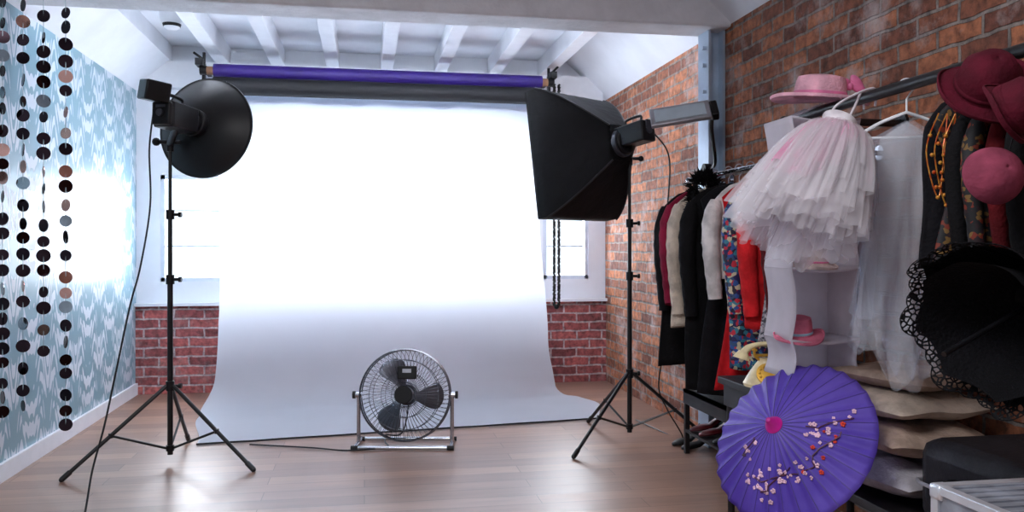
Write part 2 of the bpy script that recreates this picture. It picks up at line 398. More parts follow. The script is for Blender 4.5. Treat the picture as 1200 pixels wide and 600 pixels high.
b=B(); b.tube(sm([hc-hax*.09+u*.065,hc-hax*.09+u*.10,hc+hax*.03+u*.10,hc+hax*.03+u*.065]),.009,8); fin(b,'handle','black',parent=head)
MT['greyplastic']=mat('grey_plastic',(58,60,68),.45)
b=B(); rr=hc-hax*.137; b.cyl(rr,rr-hax*.012,.018); b.box(rr+u*.035,(.05,.012,.01),R=Rd); fin(b,'control_dial','greyplastic',parent=head)
q=P(181,107,4.12)
b=B(); b.box(q,(.12,.15,.10),R=Euler((.15,.12,.5)).to_matrix()); b.tube([q+Vector((-.0,0,.0)),hc+u*.03],.025,8)
fin(b,'battery_pack','black',parent=L1,bevel=.008)
b=B(); pt=Vector((c1.x,c1.y,1.66)); b.cyl(pt,pt+Vector((0,0,.06)),.018); b.tube([pt+Vector((0,0,.04)),hc-u*.05],.018,10); b.cyl(pt+Vector((-.07,0,.05)),pt+Vector((.05,0,.05)),.011); b.sph(pt+Vector((-.07,0,.05)),.022,seg=12)
fin(b,'tilt_bracket','black',parent=L1)
b=B(); b.tube(sm([P(180,130,4.15),P(175,175,4.12),P(176,240,4.1),P(165,310,4.0),P(152,360,3.9),P(135,440,3.75),P(122,500,3.65),P(108,552,3.57),Vector((*P(97,600,3.45).xy,.006)),Vector((*P(80,640,3.2).xy,.006)),Vector((*P(40,700,2.7).xy,.006))],8),.0045,6)
fin(b,'power_cable','black',parent=L1)
# softbox light
c2=W(.70,4.93,0)
L2=empty('studio_light',c2,label='black strobe with rectangular softbox on a tripod light stand',category='studio light')
stand(L2,c2,[W(.335,4.50,0),W(1.17,4.90,0),W(.50,5.42,0)],.40,1.68)
ap=P(727,168,4.86)
ax2=(P(666,186,5.16)-ap).normalized()
vy=(Vector((0,0,1))-ax2*ax2.z).normalized(); vx=vy.cross(ax2).normalized()
dep=.43; hw=.31; hh=.385
cen=ap+ax2*dep
b=B()
def sfn(w): return .5*w+.5*math.sin(w*PI/2)
def sb(u,v):
    t=(u*4)%4; k=int(t); f=t-k
    cor=[(-1,-1),(1,-1),(1,1),(-1,1)]
    a=cor[k%4]; c=cor[(k+1)%4]
    x=lerp(a[0],c[0],f); y=lerp(a[1],c[1],f)
    if v<=.85:
        w=v/.85; s=sfn(w)
        bel=1-.07*math.sin(w*PI)*(1-abs(2*f-1))
        wr=.006*noise.noise(Vector((x*6,y*6,w*8)))
        return ap+ax2*(dep*.80*w+wr)+vx*x*(lerp(.08,hw,s)*bel+wr)+vy*y*(lerp(.10,hh,s)*bel+wr)
    w=(v-.85)/.15
    return ap+ax2*(dep*(.80+.20*w))+vx*x*hw+vy*y*hh
b.grid(sb,64,24,True)
b.poly([ap+vx*x*.08+vy*y*.10 for x,y in ((-1,-1),(1,-1),(1,1),(-1,1))])
shell=fin(b,'softbox_shell','blackcloth',parent=L2,thick=.006)
b=B(); b.grid(lambda u,v: cen-ax2*.05+vx*lerp(-hw,hw,u)*.98+vy*lerp(-hh,hh,v)*.98,8,8); fin(b,'diffuser',mat('white_diffuser',(225,228,235),.8,var=.02,transl=.2),parent=L2,thick=.004)
for a,c in((-1,-1),(1,-1),(1,1),(-1,1)):
    b=B(); b.tube([ap+ax2*(dep*.80*w)+vx*a*(lerp(.08,hw,sfn(w))+.004)+vy*c*(lerp(.10,hh,sfn(w))+.004) for w in [k/12 for k in range(13)]],.006,6)
    fin(b,'frame_rod','black',parent=shell)
b=B(); b.cyl(ap-ax2*.03,ap+ax2*.02,.085,seg=32); fin(b,'speed_ring','greyplastic',parent=L2)
h2=P(743,158,4.78); ah=(P(768,150,4.66)-P(722,165,4.9)).normalized()
Rh=ah.to_track_quat('Z','Y').to_matrix()
b=B(); b.box(h2,(.11,.12,.23),R=Rh); b.cyl(ap-ax2*.05,ap,.075,seg=24); b.tube([ap,h2],.05,12)
head2=fin(b,'strobe_head','black',parent=L2,bevel=.01)
b=B(); e=h2+ah*.115; b.cyl(e,e+ah*.01,.02); b.box(e+Vector((0,0,.035)),(.05,.05,.008),R=Rh); fin(b,'control_dial','greyplastic',parent=head2)
b=B(); uh=Vector((0,0,1)); b.tube(sm([h2-ah*.06+uh*.06,h2-ah*.06+uh*.095,h2+ah*.05+uh*.095,h2+ah*.05+uh*.06]),.008,8); fin(b,'handle','black',parent=head2)
b=B(); pt=Vector((c2.x,c2.y,1.64)); b.cyl(pt,pt+Vector((0,0,.07)),.018); b.tube([pt+Vector((0,0,.05)),h2+Vector((0,0,-.04))],.017,10); b.cyl(pt+Vector((-.05,0,.04)),pt+Vector((.07,0,.04)),.01); b.sph(pt+Vector((.07,0,.04)),.018,seg=12)
fin(b,'tilt_bracket','black',parent=L2)
b=B(); b.tube(sm([P(767,157,4.68),P(781,175,4.7),P(785,200,4.75),P(781,260,4.8),P(779,330,4.85),P(784,380,4.85),P(776,420,4.85),P(772,455,4.85),P(782,480,4.9),Vector((*P(800,515,4.95).xy,.006)),Vector((*P(770,515,5.2).xy,.006)),Vector((*P(745,490,5.5).xy,.006))],8),.0045,6)
fin(b,'power_cable','black',parent=L2)
# ================================================================ FAN
fc=P(475,464,4.82); fb=Vector((fc.x,fc.y,0)); fc.z=.292
FN=empty('floor_fan',fb,label='chrome high-velocity floor fan with round wire guard',category='fan')
fx=Vector((CT,-ST,0)); fa=(Vector((-ST,-CT,0))+Vector((0,0,.18))).normalized(); fy=fx.cross(fa)*-1
if fy.z<0: fy=-fy
def FP(r,a,z): return fc+fx*r*math.cos(a)+fy*r*math.sin(a)+fa*z
RG=.265
b=B()
for r,z in ((RG,0),(RG*.985,.035),(RG*.985,-.035)): b.tube([FP(r,2*PI*k/64,z) for k in range(64)],.0045,6,closed=True)
for sgn in (1,-1):
    for r,z in ((.20,.068),(.13,.08),(.07,.085)): b.tube([FP(r,2*PI*k/48,z*sgn) for k in range(48)],.0022,5,closed=True)
    for k in range(60):
        a=2*PI*k/60
        pts=[FP(lerp(.05,RG,t),a+(t*.35 if sgn<0 else 0),sgn*(.085*(1-t**3.2)+.012)) for t in (0,.25,.5,.7,.85,.95,1)]
        b.tube(pts,.0013,4)
MT['wire']=mat('dark_chrome_wire',(110,112,120),.25,metal=1,var=.05)
fin(b,'wire_guard','wire',parent=FN)
b=B(); b.cyl(FP(0,0,.085),FP(0,0,.10),.052,seg=28); fin(b,'guard_badge','black',parent=FN,bevel=.004)
MT['blade']=mat('fan_blade_metal',(96,98,106),.32,metal=.85,var=.1)
for k in range(3):
    a0=PI/2+.35+k*2*PI/3
    def bl(u,v,a0=a0):
        r=lerp(.045,.225,u); w=lerp(.28,.52,u**.7)*(1-.28*u**4)
        a=a0+lerp(-w,w,v)+.15*u
        return FP(r-.02*(2*v-1)**2*u,a,lerp(-.035,.035,v)*(1-.3*u))
    b=B(); b.grid(bl,10,10); fin(b,'fan_blade','blade',parent=FN,thick=.002)
b=B(); b.cyl(FP(0,0,-.04),FP(0,0,.05),.048,seg=28); fin(b,'fan_hub','black',parent=FN,bevel=.006)
b=B(); b.cyl(FP(0,0,-.15),FP(0,0,-.06),.06,seg=28); fin(b,'motor','black',parent=FN,bevel=.008)
Rf=Matrix((fx,fy,fa)).transposed()
b=B(); b.box(fc+fy*.125+fx*.02+fa*.10,(.11,.075,.03),R=Rf)
o=fin(b,'control_box','black',parent=FN,bevel=.006)
b=B(); b.box(fc+fy*.135+fx*.02+fa*.117,(.05,.022,.004),R=Rf); fin(b,'switch','steel',parent=o)
b=B(); bw=.272
def G(x,y,z): return fb+fx*x+Vector((-ST,-CT,0))*y+Vector((0,0,z))
for s in (-1,1):
    b.tube(sm([G(s*bw,.13,.014),G(s*bw,.05,.014),G(s*bw,-.10,.014)],4),.011,10)
    b.tube([G(s*bw,.0,.014),G(s*bw,-.0,.30)],.0115,10)
    b.cyl(G(s*bw+s*.018,0,.292),G(s*bw-s*.02,0,.292),.016)
b.tube([G(-bw,.13,.014),G(bw,.13,.014)],.011,10); b.tube([G(-bw,-.10,.014),G(bw,-.10,.014)],.011,10)
fin(b,'tube_frame','chrome',parent=FN)
for s in (-1,1):
    for y in (.13,-.10):
        b=B(); b.cyl(G(s*bw-.02,y,.0135),G(s*bw+.02,y,.0135),.0135); fin(b,'rubber_foot','black',parent=FN)
    b=B(); b.cyl(G(s*(bw+.018),0,.292),G(s*(bw+.034),0,.292),.022,seg=12); fin(b,'tilt_knob','black',parent=FN)
b=B(); b.tube(sm([FP(0.02,PI/2,-.13),G(.0,-.17,.25),G(-.02,-.2,.1),G(-.06,-.22,.012),G(-.15,-.2,.012),G(-.12,-.02,.012),G(-.1,.1,.012),G(-.3,.18,.012),G(-.52,.10,.008),G(-.9,.02,.008)]),.0045,6); fin(b,'power_cord','black',parent=FN)
# ================================================================ FLOODLIGHT
q=P(797,134,4.45)
FL=empty('floodlight',q,label='small metal floodlight on an arm beside the steel post',category='lamp')
Rq=Euler((math.radians(-38),math.radians(-8),-TH-.15)).to_matrix()
b=B(); b.box(q,(.32,.028,.13),R=Rq); fin(b,'lamp_housing','steel',parent=FL,bevel=.006)
b=B(); b.box(q+Rq@Vector((0,-.016,0)),(.27,.006,.09),R=Rq); fin(b,'lamp_glass',mat('frosted_glass',(190,205,215),.25,var=.05),parent=FL,bevel=.002)
b=B(); b.box(q+Rq@Vector((.18,.01,0)),(.04,.05,.11),R=Rq); fin(b,'ballast_case','black',parent=FL,bevel=.008)
b=B(); b.tube(sm([q+Rq@Vector((.18,.01,0)),P(834,150,4.5),P(838,190,4.6),Vector((XR-.11,4.47,1.6))]),.010,8); b.cyl((XR-.14,4.47,1.6),(XR-.1,4.47,1.6),.03); fin(b,'mounting_arm','black',parent=FL)
# ================================================================ BEAD CURTAIN
MT['disc1']=mat('dark_bronze_disc',(44,34,40),.10,metal=.95); MT['disc2']=mat('rose_copper_disc',(196,156,146),.15,metal=.9); MT['disc3']=mat('silver_disc',(140,154,164),.10,metal=.95); MT['thread']=mat('clear_thread',(150,170,180),.4)
b=B()
for px,yb,dd in ((3,490,2.22),(27,482,2.25),(51,418,2.2),(77,505,2.18),(-24,470,2.2),(-52,470,2.25)):
    t=P(px,300,dd); zb=H+(290-yb)/F*dd
    b.mi=3; b.cyl((t.x,t.y,zb),(t.x,t.y,ZC),.0008,seg=4)
    z=zb; k=0
    while z<ZC-.04:
        r=random.choice((.015,.0165,.0175)); z+=r
        ang=random.uniform(-.9,.9)-TH; n=Vector((math.sin(ang),-math.cos(ang),random.uniform(-.1,.1))).normalized()
        b.mi=random.choice((0,0,0,0,0,0,2,1)); c=Vector((t.x,t.y,z))
        b.cyl(c-n*.0008,c+n*.0008,r,seg=20)
        z+=r+random.choice((.005,.010,.016,.026)); k+=1
fin(b,'bead_curtain',['disc1','disc2','disc3','thread'],base=P(40,300,2.2),smooth=False,kind='stuff',label='hanging curtain of bronze and copper sequin disc strands',category='bead curtain')
# ================================================================ CLOTHES
def cm(n,c,**k): return mat('fabric_'+n,c,k.pop('rough',.85),bump=k.pop('bump',.4),bscale=k.pop('bscale',90),spec=.2,**k)
CL=dict(black=cm('black',(11,10,13)),black2=cm('charcoal',(16,15,20)),maroon=cm('maroon',(128,20,50)),cream=cm('cream_fur',(214,198,180),bump=1,bscale=140),
 red=cm('red',(190,22,30)),red2=cm('scarlet',(206,34,40)),white=cm('offwhite',(214,208,206)),dred=cm('deep_red',(84,8,16)),
 pat=printmat('fabric_bright_print',[(40,80,150),(50,80,120),(190,40,60),(36,34,56),(200,190,160),(60,130,150),(36,34,86)],60),
 pat2=printmat('fabric_dark_print',[(12,12,18),(110,34,14),(16,15,18),(34,12,20),(12,12,16),(14,14,18),(110,80,36),(16,16,20)],90),
 stripe=printmat('fabric_grey_print',[(120,120,130),(180,176,182),(60,60,70),(150,140,150)],110))
MT['hangerwhite']=mat('hanger_white',(225,228,232),.4)
def hanger(x,y,zr,m='steel',half=.18,rot=0,label='thin metal clothes hanger hooked on the rail'):
    b=B(); ex=Vector((math.cos(rot),math.sin(rot),0))
    neck=Vector((x,y,zr-.075))
    hook=[Vector((x,y,zr))+ex*.022*math.cos(math.radians(a))+Vector((0,0,.022*math.sin(math.radians(a))+.004)) for a in range(190,-61,-20)]+[Vector((x,y,zr-.035)),neck]
    b.tube(hook,.003,6)
    l=neck+ex*-half+Vector((0,0,-.075)); r=neck+ex*half+Vector((0,0,-.075))
    b.tube(sm([neck+ex*.0,neck+ex*-half*.5+Vector((0,0,-.03)),l],5),.005,6); b.tube(sm([neck,neck+ex*half*.5+Vector((0,0,-.03)),r],5),.005,6); b.tube([l,r],.004,6)
    return fin(b,'clothes_hanger',m,base=(x,y,zr),label=label,category='hanger',group='hangers on the clothes rails')
def garment(kind,x,y,zr,hw,L,m,label,thick=.05,name='coat',sleeve=.5,collar=None,flare=1.1,hang=True,seed=0):
    rnd=random.Random(seed); ph=rnd.uniform(0,6); zt=zr-.07
    if hang: hanger(x,y,zr,half=min(hw*.85,.19))
    def w_f(v): return min(1,max(0,(v-.15)/.5))
    def f(u,v):
        a=2*PI*u
        if v<.12:
            w=v/.12; h=lerp(.055,hw*.93,w**.8); z=zt-.085*w**1.4*1.0; t=lerp(.02,thick*.8,w)
        else:
            w=(v-.12)/.88
            if kind=='dress': h=hw*(.9-.28*math.sin(min(w/.45,1)*PI*.5)+(.38*flare)*max(0,w-.3)/.7)
            else: h=hw*(.93+(flare-.97)*w)
            z=zt-.085-(L-.085)*w; t=thick*(.8+.35*w)
        fo=1+.20*w_f(v)*math.sin(7*a+ph)+.07*w_f(v)*math.sin(11*a+ph*2)
        return Vector((x+h*math.cos(a)*(1+.03*math.sin(9*v+ph)),y+t*math.sin(a)*fo,z+.008*math.sin(2*a+ph)*v))
    b=B(); b.grid(f,96,26,True)
    o=fin(b,name,m,base=(x,y,zt),thick=.002,label=label,category='clothing')
    if sleeve:
        for s in (-1,1):
            b=B(); sh=Vector((x+s*hw*.88,y-.004,zt-.09)); e=Vector((x+s*(hw+.008),y-thick*.5,zt-.09-sleeve*.5)); w_=Vector((x+s*(hw*.95),y-thick*.7,zt-.1-sleeve))
            rs=min(.05,thick*1.1)
            b.tube(sm([sh,(sh+e)/2+Vector((s*.01,0,0)),e,(e+w_)/2,w_],4),lambda t:lerp(rs,rs*.7,t)*(.55+.45*min(1,t*6))*(1+.06*math.sin(t*40+ph)),14)
            fin(b,'sleeve',m,parent=o)
    if collar:
        b=B()
        for s in (-1,1):
            b.grid(lambda u,v,s=s: Vector((x+s*lerp(.05,.012+.06*math.sin(u*PI),v)+s*.01, y-.02-.03*math.sin(u*PI)-thick*.55*u, zt+.01-u*.3)),10,4)
        fin(b,'collar',collar,parent=o,thick=.012)
    return o
R1x=1.80; R1z=1.53
rows=[('coat',4.30,.205,.95,'black','black wool coat at the end of the rail',.55,None,'coat'),
('coat',4.19,.215,.62,'maroon','maroon jacket hanging on the clothes rail',.5,None,'jacket'),
('coat',4.07,.22,.72,'cream','cream fur coat with broad collar on the clothes rail',.55,'cream','fur_coat'),
('coat',3.90,.22,1.02,'black','long black coat hanging among other coats',.55,'black2','coat'),
('dress',3.78,.215,1.02,'black2','long charcoal dress hanging on the clothes rail',0,None,'dress'),
('coat',3.66,.20,.45,'white','off-white blouse hanging on the clothes rail',.45,None,'blouse'),
('dress',3.54,.22,.95,'red','long red dress hanging on the clothes rail',0,None,'dress'),
('coat',3.43,.205,.85,'pat','brightly printed blue kimono hanging on the clothes rail',.5,None,'kimono'),
('coat',3.29,.20,.66,'red2','scarlet jacket hanging on the clothes rail',.5,'black','jacket'),
('dress',3.18,.20,.70,'stripe','grey printed dress hanging on the clothes rail',0,None,'dress'),
('coat',3.08,.20,.65,'dred','deep red short coat hanging on the clothes rail',.5,None,'coat')]
for i,(k,y,hw_,L,m,lab,sl,co,nm) in enumerate(rows):
    garment(k,R1x,y,R1z,hw_,L,CL[m],lab,name=nm,sleeve=sl,collar=CL[co] if co else None,thick=.043,seed=i)
def rail(x,z,y0,y1,r,m,label):
    b=B(); b.cyl((x,y0,z),(x,y1,z),r,seg=20)
    for y in (y0,y1): b.sph((x,y,z),r*1.25,seg=14)
    o=fin(b,'clothes_rail',m,base=(x,y0,z),label=label,category='clothes rail')
    for y in (y0+.04,y1-.04):
        b=B(); b.cyl((x,y,z),(XR,y,z),r*.8); b.cyl((XR-.012,y,z),(XR,y,z),r*2.4,seg=20)
        fin(b,'wall_arm',m,parent=o)
rail(R1x,R1z,2.98,4.42,.013,'chrome','chrome clothes rail fixed to the brick wall')
rail(1.58,1.63,1.62,2.93,.018,'blackmetal','thick black pipe clothes rail fixed to the brick wall')
# feather boa on far coat
b=B(); fcn=P(822,214,4.2)
pts=sm([fcn+Vector((-.05,0,-.12)),fcn+Vector((-.03,0,0)),fcn+Vector((.03,0,.03)),fcn+Vector((.09,.02,-.02)),fcn+Vector((.1,.02,-.2))],10)
for p in pts:
    for k in range(16):
        d=Vector((random.gauss(0,1),random.gauss(0,1),random.gauss(0,1))).normalized(); q1=p+d*random.uniform(.035,.07); s_=d.cross(Vector((.3,.5,.8))).normalized()*.006
        b.poly((p,p.lerp(q1,.5)+s_,q1,p.lerp(q1,.5)-s_))
b.tube(pts,.012,6)
fin(b,'feather_boa',CL['black'],base=fcn,smooth=False,label='black feather boa draped over the clothes rail',category='feather boa')
# dark garments near
near=[('coat',2.02,.15,.46,'black2','charcoal waistcoat hanging on the black rail',0,'waistcoat'),
('dress',1.96,.17,.54,'pat2','dark dress with orange and gold print on the black rail',0,'dress'),
('coat',1.89,.15,.52,'black','black jacket hanging on the black rail',.36,'jacket'),
('coat',1.82,.16,.50,'pat2','dark printed shirt hanging on the black rail',.34,'shirt'),
('coat',1.75,.15,.52,'dred','deep red coat hanging on the black rail',.36,'coat'),
('coat',1.68,.16,.54,'black','black coat at the near end of the rail',.38,'coat')]
for i,(k,y,hw_,L,m,lab,sl,nm) in enumerate(near):
    garment(k,1.64,y,1.63,hw_,L,CL[m],lab,name=nm,sleeve=sl,thick=.024,seed=20+i,flare=1.05)
# necklaces
MT['ogold']=mat('orange_gold_beads',(190,62,20),.3,metal=.3,col2=(206,150,60),scale=60)
for k in range(5):
    b=B(); x=1.455+.024*k; b.tube(sm([(x+.02,1.93,1.50),(x-.02,1.925,1.40),(x+.01,1.92,1.28-.02*(k%3)),(x+.03,1.925,1.38),(x+.045,1.93,1.50)]),.0018,5)
    for j in range(9):
        t=j/8; zz=1.28-.02*(k%3)+.16*abs(2*t-1)**1.3; b.sph((x-.012+.045*t,1.921,zz),.0055,seg=8)
    fin(b,'necklace','ogold',base=(x,1.93,1.5),label='orange and gold bead necklace draped over dark clothes',category='necklace',group='necklaces over the dark clothes')
# organiser
MT['sheer']=mat('white_organiser_fabric',(236,232,240),.7,var=.04,transl=.35,sheer=.28)
ox0,ox1,oy0,oy1=1.445,1.705,2.63,2.83
zsh=(.70,.83,1.08,1.34,1.60)
OG=empty('hanging_organiser',((ox0+ox1)/2,2.74,zsh[0]),label='white fabric hanging shelf organiser under the hat',category='hanging organiser')
def wsag(z):
    for a,c in zip(zsh,zsh[1:]):
        if a<=z<=c: return .018*math.sin((z-a)/(c-a)*PI)
    return 0
b=B()
def orgw(u,v):
    z=lerp(zsh[0],1.60,v); s=wsag(z); t=u*3
    if t<=1: return Vector((ox0+s,lerp(oy0,oy1,t),z))
    if t<=2: return Vector((lerp(ox0+s,ox1-s,t-1),oy1-s,z))
    return Vector((ox1-s,lerp(oy1,oy0,t-2),z))
b.grid(orgw,24,48); fin(b,'fabric_wall','sheer',parent=OG,thick=.003)
for z in zsh:
    b=B(); b.grid(lambda u,v: Vector((lerp(ox0,ox1,u),lerp(oy0,oy1,v),z-.014*math.sin(u*PI))),10,4); fin(b,'shelf','sheer',parent=OG,thick=.008)
for y in (2.69,2.78):
    b=B(); b.tube([(ox0+.02,y,1.60),(1.58,y,1.652),(ox1-.02,y,1.60)],.004,6)
    fin(b,'hook_strap','sheer',parent=OG)
def hat(name,o,ax,r,ch,cr,m,band,label,wob=.01,cord=None,dome=.0):
    prof=[(r,.008),(r*.98,.0),(r*.75,.006),(cr*1.06,.01),(cr*1.02,.02),(cr,ch*.4),(cr*.96,ch*.75),(cr*(.9-dome*.15),ch*.93),(cr*.6,ch*(1+dome*.10)),(cr*.3,ch*(1+dome*.17)),(0.001,ch*(1+dome*.2))]
    if dome==2: prof=[(cr*.9,0)]+[(cr*math.cos(t*PI/2/10),ch*math.sin(t*PI/2/10)+.006) for t in range(10)]+[(.001,ch+.006)]
    b=B(); b.lathe(prof,o,ax,48,wob=lambda a,v:(wob*math.sin(2*a+.7)+wob*.5*math.sin(3*a))*max(0,1-v*3.2))
    ob=fin(b,name,m,base=o,thick=.004,label=label,category='hat')
    if dome!=2:
        b=B(); b.lathe([(cr*1.045,.014),(cr*1.035,ch*.34)],o,ax,40); fin(b,'hat_band',band,parent=ob,thick=.003)
    if cord is not None:
        b=B(); b.tube([o+Vector(ax).normalized()*ch*.9,Vector(cord)],.002,5); fin(b,'hanging_cord','black',parent=ob)
    return ob
MT['pink']=mat('dusty_pink_straw',(222,166,182),.75,bump=.6,bscale=120); MT['pink2']=mat('pink_ribbon',(220,116,160),.5); MT['creamhat']=mat('cream_straw',(226,206,200),.8,bump=.6,bscale=120)
MT['paleblue']=mat('pale_blue_felt',(150,186,206),.8)
MT['pinkfelt']=mat('rose_felt',(206,112,136),.8,bump=.3,spec=.2); MT['rosefelt']=mat('dull_rose_felt',(132,58,78),.85,bump=.3,spec=.15)
ho=P(960,128,2.9); ho.z=1.664
h=hat('sun_hat',ho,(.05,-.12,1),.165,.085,.085,'pink','pink2','pink boater hat with ribbon bow resting on the organiser',wob=.008)
b=B(); bc=ho+Vector((.09,-.04,.045))
for s in (-1,1):
    for k in range(2): b.sph(bc+Vector((s*.03,0,.012*k)),.03,(1.2,.4,.6),R=Euler((0,s*.5+.4*k,0)).to_matrix())
b.sph(bc,.014)
fin(b,'ribbon_bow','pink2',parent=h)
hat('cowboy_hat',Vector((1.51,2.70,.832)),(-.1,-.15,1),.085,.075,.045,'pinkfelt','paleblue','small pink cowboy hat with pale blue band on a shelf',wob=.010)
hat('sun_hat',Vector((1.575,2.73,1.082)),(.0,-.1,1),.09,.07,.055,'creamhat','pink2','cream straw hat on the organiser shelf',wob=.004)
MT['maroonfelt']=mat('maroon_felt',(76,8,28),.85,bump=.3,bscale=80,spec=.2)
hat('felt_hat',P(1152,106,1.98),(-.25,-.75,.55),.105,.085,.066,'maroonfelt','maroonfelt','floppy maroon felt hat hung on the black rail',wob=.02,cord=(1.58,1.80,1.63),dome=1)
hat('felt_hat',P(1180,132,1.80),(.35,-.75,.35),.075,.075,.056,'maroonfelt','maroonfelt','maroon felt cloche with curled brim below another hat',wob=.012,cord=(1.58,1.66,1.63),dome=1)
hat('felt_hat',P(1160,208,1.86),(-.15,-.95,.25),.064,.062,.064,'rosefelt','rosefelt','smooth rounded dusty rose felt cap against dark clothes',wob=0,cord=(1.58,1.72,1.63),dome=2)
# tutu
MT['tulle']=mat('white_tulle',(250,246,250),.8,var=.02,transl=.5,sheer=.72)
MT['tulle2']=mat('soft_white_tulle',(248,242,247),.8,var=.02,transl=.5,sheer=.55)
MT['pinktulle']=mat('pink_tulle',(250,160,200),.8,transl=.45,sheer=.5,col2=(248,210,228),scale=7)
tw=P(980,150,2.52); te=P(926,272,2.42); axt=(te-tw).normalized()
TU=empty('tutu',tw,label='white and pink layered tulle tutu hanging on the rail',category='tutu')
Rt=axt.to_track_quat('Z','Y').to_matrix()
for k,(L,rr,m) in enumerate(((.40,.16,'tulle'),(.385,.19,'tulle'),(.36,.205,'tulle'),(.33,.21,'tulle'),(.36,.13,'tulle2'),(.32,.165,'tulle2'),(.25,.18,'pinktulle'),(.21,.17,'pinktulle'),(.30,.205,'tulle'),(.25,.195,'tulle'),(.17,.165,'tulle'))):
    sd=k*7.3; p1=random.uniform(0,6); p2=random.uniform(0,6)
    def f(u,v):
        a=2*PI*u; ca,sa=math.cos(a),math.sin(a)
        n1=noise.noise(Vector((ca*1.8,sa*1.8,sd+v*.8))); n2=noise.noise(Vector((ca*5,sa*5,sd+v*1.0)))
        ru=.075*math.sin(17*a+p1+3*n2)+.04*math.sin(31*a+p2+4*n1)
        r=lerp(.045,rr,v**.5)*(1+.20*v*n1+.14*v*n2+ru*v**.6)
        z=L*v*(1+.12*n1)+.05*L*v*math.sin(17*a+p1+3*n2+1.5)*.3-.03*math.sin(v*PI)
        return tw+Rt@Vector((r*ca,r*.75*sa,z))
    b=B(); b.grid(f,400,20,True); fin(b,'tulle_layer',m,parent=TU,sub=179)
MT['satin']=mat('white_satin',(236,226,232),.35)
b=B(); b.lathe([(.05,-.03),(.045,0),(.05,.02)],tw,axt,32); 
fin(b,'waistband','satin',parent=TU,thick=.006)
for s in (-.03,.03):
    b=B(); b.tube(sm([tw+Vector((s,0,.01)),tw+Vector((s+.06,.04,.08)),Vector((1.58,2.40+s,1.652)),Vector((1.60,2.42+s,1.60))]),.004,6)
    fin(b,'strap','satin',parent=TU)
# white hanger + sheer dress
hanger(1.60,2.235,1.63,'hangerwhite',half=.15,rot=-.35,label='white plastic clothes hanger on the black rail')
MT['greytulle']=mat('pale_grey_chiffon',(204,212,226),.75,var=.1,transl=.4,sheer=.74)
MT['greytulle2']=mat('white_chiffon_overlay',(238,240,246),.75,var=.05,transl=.4,sheer=.76)
def dr(u,v,hwt=.115,hwb=.10,yo=0,ph=0,zb=.86,lean=-.04):
    e=Vector((math.cos(-.35),math.sin(-.35),0)); a=2*PI*u; ca=math.cos(a); sa=math.sin(a)
    z=lerp(1.525,zb,v); h=lerp(hwt,hwb,v)*(.8+.2*min(1,v*5))
    h*=1-.16*math.exp(-((v-.35)/.15)**2)
    t=.028+.045*v
    fo=1+.36*math.sin(7*a+ph+3*v)*min(1,v*3)+.4*v*noise.noise(Vector((ca*3,sa*3,ph)))
    nn=noise.noise(Vector((ca*3,sa*3,ph+v*2)))
    return Vector((1.585,2.235+yo,0))+e*(h*ca*(1+.12*v*math.sin(5*v+ph)+.35*v*nn)+lean*v+.03*math.sin(4*v+ph)*v)+Vector((-e.y,e.x,0))*t*sa*fo+Vector((0,0,z-.05*abs(ca)*(1-v)+(.05*math.sin(2*a+ph)-.05*ca+.07*noise.noise(Vector((ca*2,sa*2,ph))))*v))
b=B(); b.grid(lambda u,v:dr(u,v),180,30,True); o=fin(b,'chiffon_dress','greytulle',base=(1.585,2.235,1.5),sub=179,label='sheer pale chiffon dress on a white hanger',category='clothing')
b=B(); b.grid(lambda u,v:dr(u,v,.10,.105,-.03,2,.80,-.02),180,30,True); fin(b,'overlay','greytulle2',parent=o,sub=179)
b=B(); b.grid(lambda u,v:dr(u,v,.08,.09,-.01,4,.90,-.03),180,30,True); fin(b,'underskirt','greytulle2',parent=o,sub=179)
# ================================================================ PURPLE PARASOL
MT['parpurple']=mat('purple_painted_silk',(112,84,208),.5,transl=.45,sheer=.16,col2=(138,112,226),scale=5)
MT['blossomw']=mat('painted_white_blossom',(236,190,210),.6); MT['blossomr']=mat('painted_red_blossom',(214,60,40),.6); MT['branch']=mat('painted_branch',(80,36,60),.6)
MT['hotpink']=mat('magenta_knob',(206,30,150),.4)
MT['bamboo']=mat('violet_bamboo',(66,44,130),.5)
pc=P(928,517,2.72); pa=D(-.66,-.48,.56)
rp=.287
Rp=pa.to_track_quat('Z','Y').to_matrix()
PA=empty('parasol',Vector((pc.x,pc.y,.2)),label='open purple oriental parasol painted with blossom branches',category='parasol')
nr=30; HP=.12
def can(r,a,off=0):
    t=r/rp; sag=.5-.5*math.cos(a*nr)
    z=HP*(1-t**1.25)-.010*sag*t+off
    return pc+Rp@Vector((r*math.cos(a)*(1-.014*sag*t),r*math.sin(a)*(1-.014*sag*t),z))
b=B(); b.grid(lambda u,v: can(.012+v*(rp-.012),2*PI*u),nr*6,16,True)
rn=random.Random(3)
def flower(r,a,s,mi):
    b.mi=mi; c0=(r*math.cos(a),r*math.sin(a))
    for k in range(5):
        an=2*PI*k/5+rn.random(); pts=[]
        for j in range(7):
            bb=2*PI*j/7; x=c0[0]+s*.6*math.cos(an)+s*.5*math.cos(bb); y=c0[1]+s*.6*math.sin(an)+s*.5*math.sin(bb)
            pts.append(can(math.hypot(x,y),math.atan2(y,x),.004))
        b.poly(pts)
def branch(p0,p1,n,mi):
    b.mi=3; L=[]
    for k in range(9):
        t=k/8; x=lerp(p0[0],p1[0],t)+.014*math.sin(t*9); y=lerp(p0[1],p1[1],t)+.014*math.cos(t*7); L.append((x,y))
    b.tube([can(math.hypot(x,y),math.atan2(y,x),.004) for x,y in L],.0018,4)
    for k in range(n):
        x,y=rn.choice(L); x+=rn.uniform(-.03,.03); y+=rn.uniform(-.03,.03)
        flower(math.hypot(x,y),math.atan2(y,x),rn.uniform(.004,.008),mi if rn.random()<.5 else 1)
